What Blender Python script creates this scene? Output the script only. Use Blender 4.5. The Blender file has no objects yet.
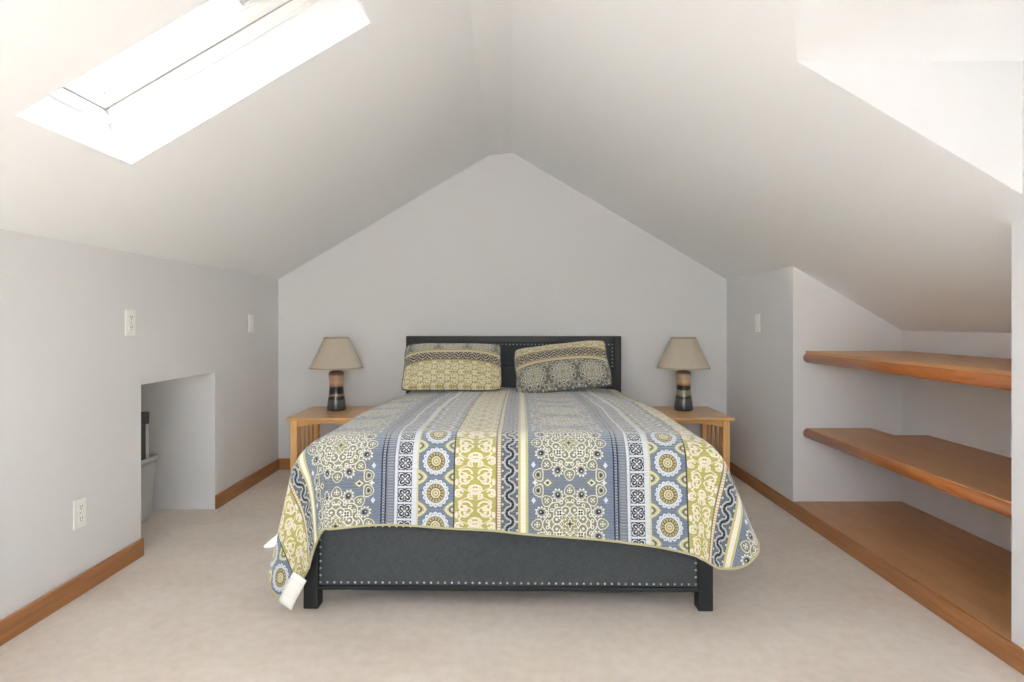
import bpy, bmesh, math, random
from mathutils import Vector, Matrix, noise
PI = math.pi
random.seed(7)
S = bpy.context.scene
C = S.collection

# ------------------------------------------------------------------ helpers
def lin(h):
    if isinstance(h, (tuple, list)):
        r = [c / 255 for c in h]
    else:
        h = h.lstrip('#'); r = [int(h[i:i + 2], 16) / 255 for i in (0, 2, 4)]
    return tuple((c / 12.92 if c <= .04045 else ((c + .055) / 1.055) ** 2.4) for c in r) + (1.0,)

def link(name, me, parent=None, mat=None, loc=None):
    o = bpy.data.objects.new(name, me); C.objects.link(o)
    if mat: me.materials.append(mat)
    if parent: o.parent = parent
    if loc is not None: o.location = loc
    return o

def tag(o, label=None, cat=None, group=None, kind=None):
    if label: o['label'] = label
    if cat: o['category'] = cat
    if group: o['group'] = group
    if kind: o['kind'] = kind
    return o

def thing(name, label, cat, loc=(0, 0, 0), rz=0, group=None):
    o = bpy.data.objects.new(name, None); C.objects.link(o)
    o.empty_display_size = .1
    o.location = loc; o.rotation_euler = (0, 0, rz)
    return tag(o, label, cat, group)

class MB:
    def __init__(s): s.bm = bmesh.new()
    def box(s, x0, x1, y0, y1, z0, z1):
        v = [s.bm.verts.new(p) for p in ((x0,y0,z0),(x1,y0,z0),(x1,y1,z0),(x0,y1,z0),(x0,y0,z1),(x1,y0,z1),(x1,y1,z1),(x0,y1,z1))]
        for f in ((3,2,1,0),(4,5,6,7),(0,1,5,4),(1,2,6,5),(2,3,7,6),(3,0,4,7)): s.bm.faces.new([v[i] for i in f])
        return s
    def hexa(s, pts):   # 8 points ordered like box
        v = [s.bm.verts.new(p) for p in pts]
        for f in ((3,2,1,0),(4,5,6,7),(0,1,5,4),(1,2,6,5),(2,3,7,6),(3,0,4,7)): s.bm.faces.new([v[i] for i in f])
        return s
    def poly(s, pts, inward=None):
        v = [s.bm.verts.new(p) for p in pts]
        f = s.bm.faces.new(v)
        if inward is not None:
            f.normal_update()
            if f.normal.dot(Vector(inward)) < 0: f.normal_flip()
        return s
    def prism(s, pts, d):
        d = Vector(d)
        a = [s.bm.verts.new(p) for p in pts]; b = [s.bm.verts.new(Vector(p) + d) for p in pts]
        s.bm.faces.new(a[::-1]); s.bm.faces.new(b)
        n = len(a)
        for i in range(n): s.bm.faces.new((a[i], a[(i+1)%n], b[(i+1)%n], b[i]))
        return s
    def lathe(s, prof, n=48, cap0=True, cap1=True, origin=(0,0,0)):
        ox, oy, oz = origin; rings = []
        for r, z in prof:
            rings.append([s.bm.verts.new((ox + r*math.cos(2*PI*i/n), oy + r*math.sin(2*PI*i/n), oz + z)) for i in range(n)])
        for a, b in zip(rings, rings[1:]):
            for i in range(n): s.bm.faces.new((a[i], a[(i+1)%n], b[(i+1)%n], b[i]))
        if cap0: s.bm.faces.new(rings[0][::-1])
        if cap1: s.bm.faces.new(rings[-1])
        return s
    def tube(s, pts, r, n=8, closed=False):
        pts = [Vector(p) for p in pts]; m = len(pts); rings = []
        for i, p in enumerate(pts):
            a = pts[(i-1) % m] if (closed or i > 0) else p
            b = pts[(i+1) % m] if (closed or i < m-1) else p
            t = (b - a).normalized()
            up = Vector((0,0,1)) if abs(t.z) < .9 else Vector((1,0,0))
            e1 = t.cross(up).normalized(); e2 = e1.cross(t)
            rings.append([s.bm.verts.new(p + r*(e1*math.cos(2*PI*k/n) + e2*math.sin(2*PI*k/n))) for k in range(n)])
        for i in range(m if closed else m-1):
            a, b = rings[i], rings[(i+1) % m]
            for k in range(n): s.bm.faces.new((a[k], a[(k+1)%n], b[(k+1)%n], b[k]))
        if not closed:
            s.bm.faces.new(rings[0][::-1]); s.bm.faces.new(rings[-1])
        return s
    def build(s, name, mat, parent=None, smooth=False, bevel=0, fix=True, loc=None, solid=0):
        if fix: bmesh.ops.recalc_face_normals(s.bm, faces=s.bm.faces)
        me = bpy.data.meshes.new(name); s.bm.to_mesh(me); s.bm.free()
        if smooth:
            for p in me.polygons: p.use_smooth = True
        o = link(name, me, parent, mat, loc)
        if bevel:
            m = o.modifiers.new('bevel', 'BEVEL'); m.width = bevel; m.segments = 3; m.limit_method = 'ANGLE'
            m.angle_limit = .6
        if solid:
            m = o.modifiers.new('solid', 'SOLIDIFY'); m.thickness = solid; m.offset = -1
        return o

# ------------------------------------------------------------------ shader expressions
class T: nt = None
def _n(t): return T.nt.nodes.new(t)
class E:
    def __init__(s, v): s.v = v
    def __add__(a, b): return M('ADD', a, b)
    __radd__ = __add__
    def __sub__(a, b): return M('SUBTRACT', a, b)
    def __rsub__(a, b): return M('SUBTRACT', b, a)
    def __mul__(a, b): return M('MULTIPLY', a, b)
    __rmul__ = __mul__
    def __truediv__(a, b): return M('DIVIDE', a, b)
    def __neg__(a): return M('MULTIPLY', a, -1)
    def __lt__(a, b): return M('LESS_THAN', a, b)
    def __gt__(a, b): return M('GREATER_THAN', a, b)
def M(op, a, b=None, c=None):
    n = _n('ShaderNodeMath'); n.operation = op
    for i, x in enumerate((a, b, c)):
        if x is None: continue
        if isinstance(x, E): T.nt.links.new(x.v, n.inputs[i])
        else: n.inputs[i].default_value = x
    return E(n.outputs[0])
def sin(a): return M('SINE', a)
def cos(a): return M('COSINE', a)
def ab(a): return M('ABSOLUTE', a)
def mod(a, m): return M('FLOORED_MODULO', a, m)
def cmod(a, m): return M('FLOORED_MODULO', a + m/2, m) - m/2
def hyp(x, y): return M('SQRT', x*x + y*y)
def mx(a, b): return M('MAXIMUM', a, b)
def mn(a, b): return M('MINIMUM', a, b)
def atan2(y, x): return M('ARCTAN2', y, x)
def band(p, a, b): return (p > a) * (p < b)
def over(col, new, mask):
    n = _n('ShaderNodeMix'); n.data_type = 'RGBA'
    f = n.inputs[0]; A = n.inputs[6]; B = n.inputs[7]
    if isinstance(mask, E): T.nt.links.new(mask.v, f)
    else: f.default_value = mask
    for s_, x in ((A, col), (B, new)):
        if isinstance(x, E): T.nt.links.new(x.v, s_)
        else: s_.default_value = x
    return E(n.outputs[2])
def mulcol(col, fac):
    n = _n('ShaderNodeVectorMath'); n.operation = 'SCALE'
    T.nt.links.new(col.v, n.inputs[0])
    if isinstance(fac, E): T.nt.links.new(fac.v, n.inputs['Scale'])
    else: n.inputs['Scale'].default_value = fac
    return E(n.outputs[0])
def uv():
    n = _n('ShaderNodeUVMap'); n.uv_map = 'UVMap'
    s = _n('ShaderNodeSeparateXYZ'); T.nt.links.new(n.outputs[0], s.inputs[0])
    return E(s.outputs[0]), E(s.outputs[1]), n.outputs[0]
def objco():
    n = _n('ShaderNodeTexCoord')
    s = _n('ShaderNodeSeparateXYZ'); T.nt.links.new(n.outputs['Object'], s.inputs[0])
    return E(s.outputs[0]), E(s.outputs[1]), E(s.outputs[2]), n.outputs['Object']
def noisef(vec, scale, detail=3, stretch=None, rough=.5):
    if stretch:
        m = _n('ShaderNodeMapping'); m.inputs['Scale'].default_value = stretch
        T.nt.links.new(vec, m.inputs[0]); vec = m.outputs[0]
    n = _n('ShaderNodeTexNoise'); n.inputs['Scale'].default_value = scale
    n.inputs['Detail'].default_value = detail; n.inputs['Roughness'].default_value = rough
    T.nt.links.new(vec, n.inputs['Vector'])
    return E(n.outputs[0])
def ramp(f, stops):
    n = _n('ShaderNodeValToRGB'); T.nt.links.new(f.v, n.inputs[0])
    el = n.color_ramp.elements
    while len(el) > 1: el.remove(el[-1])
    el[0].position = stops[0][0]; el[0].color = stops[0][1]
    for p, c in stops[1:]:
        e = el.new(p); e.color = c
    return E(n.outputs[0])
def newmat(name):
    m = bpy.data.materials.new(name); m.use_nodes = True
    T.nt = m.node_tree; T.nt.nodes.clear()
    return m
def finish(col=None, rough=.6, metal=0, bump=None, bstr=.3, bdist=.005, spec=.5, sheen=0, coat=0):
    p = _n('ShaderNodeBsdfPrincipled'); o = _n('ShaderNodeOutputMaterial')
    if isinstance(col, E): T.nt.links.new(col.v, p.inputs['Base Color'])
    elif col: p.inputs['Base Color'].default_value = col
    if isinstance(rough, E): T.nt.links.new(rough.v, p.inputs['Roughness'])
    else: p.inputs['Roughness'].default_value = rough
    p.inputs['Metallic'].default_value = metal
    p.inputs['Specular IOR Level'].default_value = spec
    p.inputs['Sheen Weight'].default_value = sheen
    p.inputs['Coat Weight'].default_value = coat
    if bump is not None:
        b = _n('ShaderNodeBump'); b.inputs['Strength'].default_value = bstr; b.inputs['Distance'].default_value = bdist
        T.nt.links.new(bump.v, b.inputs['Height']); T.nt.links.new(b.outputs[0], p.inputs['Normal'])
    T.nt.links.new(p.outputs[0], o.inputs[0])
    return p

def mat_plain(name, col, rough=.6, metal=0, spec=.5, coat=0):
    m = newmat(name); x, y, z, v = objco()
    n = noisef(v, 30, 2)
    finish(mulcol(over(col, col, 0.0), n*.06 + .97), rough, metal, spec=spec, coat=coat); return m
def mat_paint(name, col, bstr=.08):
    m = newmat(name); x, y, z, v = objco()
    n = noisef(v, 220, 3); big = noisef(v, 1.3, 2)
    finish(mulcol(over(col, col, 0.0), big*.03 + .985), .85, bump=n, bstr=bstr, bdist=.002, spec=.2); return m
def mat_wood(name, c0, c1, c2, stretch, scale=6, rough=.42, coat=.0):
    m = newmat(name); x, y, z, v = objco()
    g = noisef(v, scale, 6, stretch, .62); f = noisef(v, scale*9, 3, stretch)
    k = g*.8 + f*.2
    finish(ramp(k, [(.28, c0), (.5, c1), (.72, c2)]), rough, bump=f, bstr=.06, bdist=.001, coat=coat); return m

# ---------------- room materials
CEIL = mat_paint('ceiling_paint', lin('#edf0f3'))
WALL = mat_paint('wall_paint', lin('#dedfe1'))
WHITE = mat_plain('white_trim', lin('#f0f0ee'), .45)
PLATE = mat_plain('white_plastic', lin('#eeeeec'), .35)
SLOT = mat_plain('dark_slot', lin('#3a3a3a'), .6)
MIDGREY = mat_plain('mid_grey', lin('#a9abad'), .7)  # plate screws, and the shaded gap line around the skylight sash
def mk_carpet():
    m = newmat('beige_carpet'); x, y, z, v = objco()
    f = noisef(v, 420, 2); mid = noisef(v, 24, 3); big = noisef(v, 2.2, 3)
    k = f*.40 + mid*.25 + big*.35
    c = ramp(k, [(.34, lin('#d0c2b3')), (.5, lin('#e0d6ca')), (.66, lin('#ece6de'))])
    finish(c, .95, bump=f*.7 + mid*.5, bstr=.5, bdist=.006, spec=.1, sheen=.2); return m
CARPET = mk_carpet()
BASEW = mat_wood('baseboard_wood', lin('#946237'), lin('#a97445'), lin('#ba8452'), (9, .6, 9), 5, .4)
BASEX = mat_wood('baseboard_wood_cross', lin('#946237'), lin('#a97445'), lin('#ba8452'), (.6, 9, 9), 5, .4)
SHELFTOP = mat_wood('shelf_laminate', lin('#b68759'), lin('#c39364'), lin('#cd9e6f'), (3, .5, 3), 5, .38)
NOSING = mat_wood('shelf_nosing_wood', lin('#955425'), lin('#ae6831'), lin('#be7a40'), (9, .7, 9), 5, .3, .2)
OAK = mat_wood('honey_oak', lin('#e4b06a'), lin('#f1c37f'), lin('#f7cf92'), (7, 7, .7), 6, .38)
OAKX = mat_wood('honey_oak_top', lin('#d5a262'), lin('#e3b273'), lin('#ecbf84'), (.7, 7, 7), 6, .3, .15)
BLACKW = mat_plain('black_painted_wood', lin('#1e2022'), .45)
def mk_linen(name, a, b):
    m = newmat(name); x, y, z, v = objco()
    n1 = noisef(v, 300, 2, (1, 1, .15)); n2 = noisef(v, 300, 2, (.15, 1, 1)); n3 = noisef(v, 25, 3)
    k = n1*.4 + n2*.4 + n3*.2
    finish(ramp(k, [(.35, a), (.65, b)]), .8, bump=n1 + n2, bstr=.25, bdist=.002, spec=.25); return m
SLATE = mk_linen('charcoal_upholstery', lin('#3c4143'), lin('#505557'))
SLATEH = mk_linen('dark_slate_upholstery', lin('#3b4245'), lin('#4d5457'))
NAIL = mat_plain('pewter_nail', lin('#d9d9d6'), .3, .85)
TRASH = mat_plain('grey_bin_plastic', lin('#b9bab9'), .5)
DARKBOX = mat_plain('dark_grey_plastic', lin('#4c4e50'), .5)
PALE = mat_plain('pale_grey_card', lin('#c4c4c2'), .7)
BRASS = mat_plain('aged_brass', lin('#8a7648'), .35, .9)

# ------------------------------------------------------------------ textile patterns (units: 3.83 mm)
WHT = lin('#d2d8df'); NAVY = lin('#2c3142'); BLUE = lin('#72849a'); BLUEL = lin('#909daf')
GOLD = lin('#b3a267'); BROWN = lin('#6f6146'); OLG = lin('#848672'); GREY = lin('#7d838a')
YEL = lin('#d4cd9a'); BLK = lin('#2a2d34'); OGEE = lin('#b9b78a'); TAUPE = lin('#7d756c')

def p_rosette(x, q, col):
    y = cmod(q, 35.2); y2 = mod(q, 35.2) - 17.6
    r = hyp(x, y); th = atan2(y, x)
    ex = 20.2 - ab(x); ey = ab(y2)
    e = hyp(ex/11.5, ey/9.0) + ey*ex*.004
    col = over(col, lin('#a8a77c'), e < 1.0); col = over(col, lin('#d9d6b4'), band(e, .66, .86)); col = over(col, OGEE, band(e, .44, .66))
    col = over(col, lin('#4d5468'), band(e, .30, .46)); col = over(col, lin('#cfccaa'), e < .22)
    t16 = cmod(th, 2*PI/16); px = r*cos(t16) - 13.0; py = r*sin(t16)
    pet = hyp(px, py*1.0)
    col = over(col, lin('#59667c'), pet < 3.1)
    col = over(col, WHT, pet < 2.55); col = over(col, lin('#97a3b5'), pet < .8)
    col = over(col, WHT, r < 11.9)
    col = over(col, lin('#4a4a48'), r < 10.3)
    col = over(col, lin('#b8ab74'), r < 9.6)
    col = over(col, BROWN, band(r, 6.4, 9.0) * (cos(th*15) > .15))
    col = over(col, lin('#5b513f'), band(r, 5.5, 6.4))
    col = over(col, lin('#d5d1ac'), r < 5.5); col = over(col, lin('#8f8c5e'), band(r, 2.9, 3.9) ); col = over(col, GOLD, r < 1.5)
    return col

def p_squares(x, q, col):
    y = cmod(q, 17.6); m = (ab(x) < 7.4) * (ab(y) < 7.6)
    r = hyp(x, y); th = atan2(y, x); s2 = ab(sin(th*2))
    col = over(col, BLK, m)
    k = r / (M('POWER', s2, .6) + .02)
    col = over(col, WHT, m * band(k, 7.2, 8.5) * (s2 > .3))
    col = over(col, WHT, (k < 5.0) * (s2 > .90) * (r > 2.0))
    col = over(col, lin('#b9bfc6'), (s2 < .22) * band(r, 2.2, 5.2))
    col = over(col, WHT, r < 1.4)
    col = over(col, lin('#c9ced4'), m * (s2 < .12) * (r > 6.6))
    return col

def p_damask(x, q, ground, line):
    # mirrored scrolls: two families of open rings with curled tails, joined by wavy stems
    ax = ab(x)
    y = cmod(q, 35.2); yb = cmod(q + 17.6, 35.2)
    def scroll(cx, cy, R, gap):
        d = hyp(ax - cx, cy); an = atan2(cy, ax - cx)
        ring = band(d + an*.35, R - 1.15, R + .75) * ((an*gap) < 2.1)
        return mx(ring, d < R*.33)
    m = scroll(8.6, y - 7.2, 5.0, 1); m = mx(m, scroll(8.6, yb + 3.5, 4.6, -1))
    m = mx(m, scroll(1.6, yb - 6.5, 3.9, 1)); m = mx(m, scroll(13.8, y + 6.4, 3.6, -1))
    m = mx(m, scroll(3.0, y + 3.4, 3.2, 1)); m = mx(m, scroll(14.0, yb - 9.6, 2.8, 1))
    stem = ab(ax - 8.0 - sin(q*(2*PI/17.6) + .6)*5.6)
    m = mx(m, stem < 1.0)
    d = hyp(ax*1.15, cmod(q - 24, 35.2)*.8)
    m = mx(m, band(d, 3.0, 4.6)); m = mx(m, d < 1.3)
    leaf = hyp((ax - 15.7)*1.4, cmod(q - 16, 35.2)*.6)
    m = mx(m, leaf < 2.1)
    return over(ground, line, m)

def p_chain(x, q, dark, light, mid):
    col = over(mid, mid, 0.0)
    col = over(col, light, hyp(ab(x) - 7.2, cmod(q - 4.05, 8.1)) < 1.1)
    S_ = []
    for s_ in (1, -1):
        yq = cmod(q - (4.05 if s_ > 0 else 12.15), 16.2)
        xs = x*s_
        S_.append((xs, yq, hyp(xs + 1.0, yq)))
    for xs, yq, d in S_: col = over(col, light, (d < 7.2) * (xs > -1.6))
    for xs, yq, d in S_: col = over(col, mid, band(d, 6.1, 6.45) * (xs > -.6))
    for xs, yq, d in S_: col = over(col, dark, band(d, 2.7, 5.5) * (xs > -1.0 + ab(yq)*.18))
    for xs, yq, d in S_: col = over(col, mid, d < 1.5)
    return col

def p_medallion(x, q, ground, olv, line, dark, period=80.0):
    y = cmod(q, period); y2 = mod(q, period) - period/2
    r = hyp(x, y); th = atan2(y, x)
    c8 = cos(th*8)
    col = ground
    ax = ab(x); ay2 = ab(y2)
    # paired paisleys, leaves and diamonds between two medallions
    dx = ax - 31.5; dy = ay2 - 7.4
    dp = hyp(dx + (dy*dy)*.06, dy*.82)
    col = over(col, line, dp < 5.4); col = over(col, olv, dp < 4.5); col = over(col, line, band(dp, 2.3, 2.8)); col = over(col, dark, dp < 1.2)
    dl = ab(ax - 22.0)*.8 + ay2
    col = over(col, olv, dl < 6.0); col = over(col, line, band(dl, 2.0, 3.4)); col = over(col, dark, dl < 1.0)
    fl = hyp(ax - 34.5, ay2); col = over(col, line, fl < (ab(cos(atan2(ay2, ax - 34.5)*2))*1.8 + .8))
    col = over(col, WHT, (ab(ax - 36) + ab(ay2 - 17)*.7) < 2.3)
    # medallion body
    t8 = cmod(th, PI/4); lx = r*cos(t8); ly = r*sin(t8)
    t8b = mod(th, PI/4) - PI/8; bx = r*cos(t8b); by = r*sin(t8b)
    col = over(col, olv, r < (c8*1.2 + 31.0))
    # lobes: ringed florets on the axes, dark drops with scalloped edges between them
    dB = hyp((bx - 30.6)*.85, by); aB = atan2(by, bx - 30.6)
    col = over(col, line, dB < (cos(aB*10)*.8 + 5.0)); col = over(col, lin('#9a9b92'), dB < 3.9); col = over(col, dark, dB < 2.4); col = over(col, line, hyp(bx - 31.4, by) < .8)
    lt = ab(ly)*(1 + (lx - 32)*.06)
    dA = hyp(lx - 32.6, lt)
    col = over(col, olv, dA < 6.3); col = over(col, line, band(dA, 4.8, 5.6)); col = over(col, line, dA < 2.7); col = over(col, olv, hyp(ab(lx - 32.6) - 1.2, ab(ly) - 1.2) < .9)
    # scalloped double outline
    rr = r - c8*1.7
    col = over(col, olv, band(rr, 18.5, 26.3))
    col = over(col, line, band(rr, 24.9, 26.1)); col = over(col, line, band(rr, 19.0, 20.0))
    bead = hyp(lx - 22.6 - 1.7*1.0, ly)
    t24 = cmod(th + PI/24, PI/12); col = over(col, line, band(hyp(r*cos(t24) - 22.4, r*sin(t24)), .9, 1.9))
    # interior scrolls
    t4 = cmod(th, PI/2); ix = r*cos(t4); iy = ab(r*sin(t4))
    inner = over(olv, lin('#9a9872'), cos(x*.42)*cos(y*.42) > 0)
    inner = over(inner, line, band(mod(r*.9 + cos(th*4)*3.0 + cos(th*12)*.8, 5.4), 0, .8))
    dC = hyp(ix - 13.2, iy - 4.6); aC = atan2(iy - 4.6, ix - 13.2)
    inner = over(inner, olv, dC < 5.2)
    inner = over(inner, line, band(dC + aC*.3, 3.4, 4.6)); inner = over(inner, line, dC < 1.4)
    t4d = mod(th, PI/2) - PI/4; jx = r*cos(t4d); jy = r*sin(t4d)
    dD = hyp(jx - 15.0, jy); aD = atan2(jy, jx - 15.0)
    inner = over(inner, line, dD < 3.6); inner = over(inner, dark, dD < (ab(cos(aD*2))*2.0 + .8)); inner = over(inner, line, dD < .9)
    dE = hyp(x, y)
    star = dE + cos(th*8)*1.2
    inner = over(inner, lin('#98956a'), star < 7.2)
    inner = over(inner, line, band(star, 6.6, 7.6))
    inner = over(inner, line, band(dE - cos(th*4)*1.2, 3.0, 4.0)); inner = over(inner, dark, dE < 1.5)
    col = over(col, inner, rr < 19.0)
    return col

def fabric_bump(u_, v_, vec, pitch):
    wob = noisef(vec, 9, 2)*.9
    s = sin(v_*(2*PI/pitch) + wob*6.0)
    st = M('POWER', ab(s), .5)
    return st*.8 + noisef(vec, 260, 2)*.25 + noisef(vec, 40, 2)*.5

def mk_quilt():
    m = newmat('patterned_quilt'); u, v, vec = uv()
    k = .00383
    p = mod((u - (-.485))/k, 232.5); q = (v - .315)/k
    slub = noisef(vec, 40, 3, (4, 60, 1)); slub2 = noisef(vec, 40, 3, (30, 2, 1))
    base = ramp(slub*.7 + slub2*.3, [(.35, lin('#67748a')), (.55, BLUE), (.7, BLUEL)])
    greyb = ramp(slub*.7 + slub2*.3, [(.35, lin('#6b7179')), (.55, GREY), (.7, lin('#9097a0'))])
    col = base
    # dotted dark line
    col = over(col, NAVY, p < 5.6)
    ll = over(lin('#98a3b6'), NAVY, hyp(p - 2.8, cmod(q, 2.8)) < .7)
    col = over(col, ll, band(p, 1.7, 3.9))
    col = over(col, greyb, band(p, 5.6, 13.8)); col = over(col, BLUEL, band(p, 7.0, 12.4) * (cos(q*2.2) > .3))
    col = over(col, WHT, band(p, 13.8, 36.4))
    sq = p_squares((p - 24.1)/.93, (q + 4.5)/.9, lin('#cfd6df'))
    col = over(col, sq, band(p, 16.9, 31.3))
    col = over(col, GREY, band(p, 16.4, 16.9)); col = over(col, YEL, band(p, 36.0, 37.6))
    col = over(col, p_rosette((p - 55.2)/.88, (q + 6.7)/.895, base), band(p, 37.6, 72.8))
    col = over(col, lin('#3f424c'), band(p, 72.8, 74.2))
    dm = p_damask((p - 94.7)/1.18, q/.9, lin('#b4ae5f'), lin('#e6decd'))
    col = over(col, dm, band(p, 74.2, 115.2))
    col = over(col, TAUPE, band(p, 115.2, 117.0))
    col = over(col, over(lin('#e3d9bb'), lin('#c4b083'), cos(q*2.4) > .2), band(p, 117, 120.3))
    col = over(col, TAUPE, band(p, 120.3, 121.2))
    col = over(col, p_chain(p - 129.4, q, BLK, lin('#c4cac9'), lin('#5f6672')), band(p, 121.2, 137.6))
    col = over(col, lin('#c6b87c'), band(p, 137.6, 140.2)); col = over(col, lin('#e9e6d6'), band(p, 140.2, 145.2))
    col = over(col, lin('#c3bf82'), band(p, 145.2, 147.8))
    md = p_medallion(p - 189.0, q - 22.7, over(base, greyb, .45), OLG, lin('#dfe0d6'), NAVY)
    col = over(col, md, band(p, 150.0, 228.0))
    thr = noisef(vec, 900, 1)
    col = mulcol(col, thr*.25 + slub*.22 + .77)
    finish(col, .9, bump=fabric_bump(u, v, vec, .021), bstr=.7, bdist=.006, spec=.15, sheen=.9)
    return m
QUILT = mk_quilt()

def mk_sham(name, flip):
    m = newmat(name); u, v, vec = uv()
    k = .00383
    q = u/k; t = v            # t: 0 at the bottom, 1 at the top
    P = t*110.0
    if not flip:
        stops = dict(dam=(0, 50), l1=(50, 54), ch=(54, 71), l2=(71, 80), fl=(80, 111))
    else:
        stops = dict(fl=(-1, 52), l2=(52, 61), ch=(61, 78), l1=(78, 82), dam=(82, 111))
    a = p_damask(cmod(P*1.45 - 36, 31.5), q*1.45, lin('#c0b274'), lin('#efe8cf'))
    col = over(a, a, 0.0)
    fl = p_medallion((P - (stops['fl'][0] + stops['fl'][1])/2)*1.5, q*1.5, lin('#7d796f'), lin('#7a7764'), lin('#efebde'), lin('#3c3b40'))
    col = over(col, fl, band(P, *stops['fl']))
    col = over(col, p_chain((P - sum(stops['ch'])/2), q, lin('#2a2422'), lin('#e6dcc8'), lin('#6f635a')), band(P, *stops['ch']))
    col = over(col, lin('#d9d0a8'), band(P, *stops['l2'])); col = over(col, lin('#a2914f'), band(P, stops['l2'][0] + 6, stops['l2'][0] + 8))
    col = over(col, lin('#77684f'), band(P, *stops['l1'])); col = over(col, lin('#cfc18c'), band(P, stops['l1'][0] + 1, stops['l1'][0] + 2.6))
    thr = noisef(vec, 700, 1)
    col = mulcol(col, thr*.3 + .82)
    finish(col, .9, bump=fabric_bump(v, u, vec, .021), bstr=.3, bdist=.005, spec=.15, sheen=.5)
    return m
SHAM_A = mk_sham('sham_gold_below', False)
SHAM_B = mk_sham('sham_gold_above', True)
PIPING = mat_plain('sham_piping_cloth', lin('#6d665a'), .9)
BINDING = mat_plain('quilt_binding_cloth', lin('#b9b48a'), .9)

# ------------------------------------------------------------------ room
XL, XR, YB, YN = -1.785, 1.64, 4.585, -2.6
HK = 1.45
XA, ZA = -.17, 2.402          # left edge of the ridge strip
XP, ZP = 0.0, 2.42            # right edge
SL = (ZA - HK)/(XA - XL); SR = (ZP - HK)/(XR - XP)
zl = lambda x: HK + SL*(x - XL)
zr = lambda x: ZP - SR*(x - XP)
XALC = 2.275                  # back of the shelf alcove
YA0, YA1 = 1.97, 3.50         # its extent
AL = -2.45; AY0, AY1, AH = 2.887, 3.606, .823     # low opening in the left wall

def struct(o): o['kind'] = 'structure'; return o

# floor
m = MB()
m.box(XL, XR, YN, YB, -.12, 0)
m.box(AL, XL, AY0, AY1, -.12, 0)
m.box(XR, XALC, YA0, YA1, -.12, 0)
struct(m.build('floor', CARPET))

# back wall
gab = lambda y: [(XL, y, 0), (XR, y, 0), (XR, y, HK), (XP, y, ZP), (XA, y, ZA), (XL, y, HK)]
m = MB(); m.poly(gab(YB), (0, -1, 0)); struct(m.build('wall_back', WALL, fix=False, solid=.1))
# near wall with a hole for the added daylight window
WX0, WX1, WZ0, WZ1 = -1.05, 1.05, 1.05, 1.75
m = MB(); y = YN; inn = (0, 1, 0)
m.poly([(XL, y, 0), (XR, y, 0), (XR, y, WZ0), (XL, y, WZ0)], inn)
zz = lambda x: min(zl(x), zr(x), 9)
m.poly([(XL, y, WZ0), (WX0, y, WZ0), (WX0, y, zl(WX0)), (XL, y, HK)], inn)
m.poly([(WX1, y, WZ0), (XR, y, WZ0), (XR, y, HK), (WX1, y, zr(WX1))], inn)
m.poly([(WX0, y, WZ1), (WX1, y, WZ1), (WX1, y, zr(WX1)), (XP, y, ZP), (XA, y, ZA), (WX0, y, zl(WX0))], inn)
struct(m.build('wall_near', WALL, fix=False, solid=.1))

# left wall and its low recess
m = MB(); inn = (1, 0, 0)
m.poly([(XL, YN, 0), (XL, AY0, 0), (XL, AY0, HK), (XL, YN, HK)], inn)
m.poly([(XL, AY1, 0), (XL, YB, 0), (XL, YB, HK), (XL, AY1, HK)], inn)
m.poly([(XL, AY0, AH), (XL, AY1, AH), (XL, AY1, HK), (XL, AY0, HK)], inn)
m.poly([(XL, AY0, 0), (AL, AY0, 0), (AL, AY0, AH), (XL, AY0, AH)], (0, 1, 0))
m.poly([(XL, AY1, 0), (AL, AY1, 0), (AL, AY1, AH), (XL, AY1, AH)], (0, -1, 0))
m.poly([(AL, AY0, 0), (AL, AY1, 0), (AL, AY1, AH), (AL, AY0, AH)], (1, 0, 0))
m.poly([(XL, AY0, AH), (XL, AY1, AH), (AL, AY1, AH), (AL, AY0, AH)], (0, 0, -1))
struct(m.build('wall_left', WALL, fix=False))

# right wall and shelf alcove
m = MB(); inn = (-1, 0, 0)
m.poly([(XR, YA1, 0), (XR, YB, 0), (XR, YB, HK), (XR, YA1, HK)], inn)
m.poly([(XR, YN, 0), (XR, YA0, 0), (XR, YA0, HK), (XR, YN, HK)], inn)
m.poly([(XR, YA1, 0), (XALC, YA1, 0), (XALC, YA1, zr(XALC)), (XR, YA1, HK)], (0, -1, 0))
m.poly([(XR, YA0, 0), (XALC, YA0, 0), (XALC, YA0, zr(XALC)), (XR, YA0, HK)], (0, 1, 0))
m.poly([(XALC, YA0, 0), (XALC, YA1, 0), (XALC, YA1, zr(XALC)), (XALC, YA0, zr(XALC))], inn)
# dormer cheeks and outer wall
DX, DY0, DY1, DYM = 1.54, .19, 1.81, 1.0
DV = .86; DZ = zr(DV); DVR = .45; DZR = zr(DVR)
m.poly([(DV, DY1, DZ), (DX, DY1, DZ), (DX, DY1, zr(DX))], (0, -1, 0))
m.poly([(DV, DY0, DZ), (DX, DY0, DZ), (DX, DY0, zr(DX))], (0, 1, 0))
m.poly([(DX, DY0, zr(DX)), (DX, DY1, zr(DX)), (DX, DY1, DZ), (DX, DYM, DZR), (DX, DY0, DZ)], inn)
struct(m.build('wall_right', WALL, fix=False))

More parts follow.
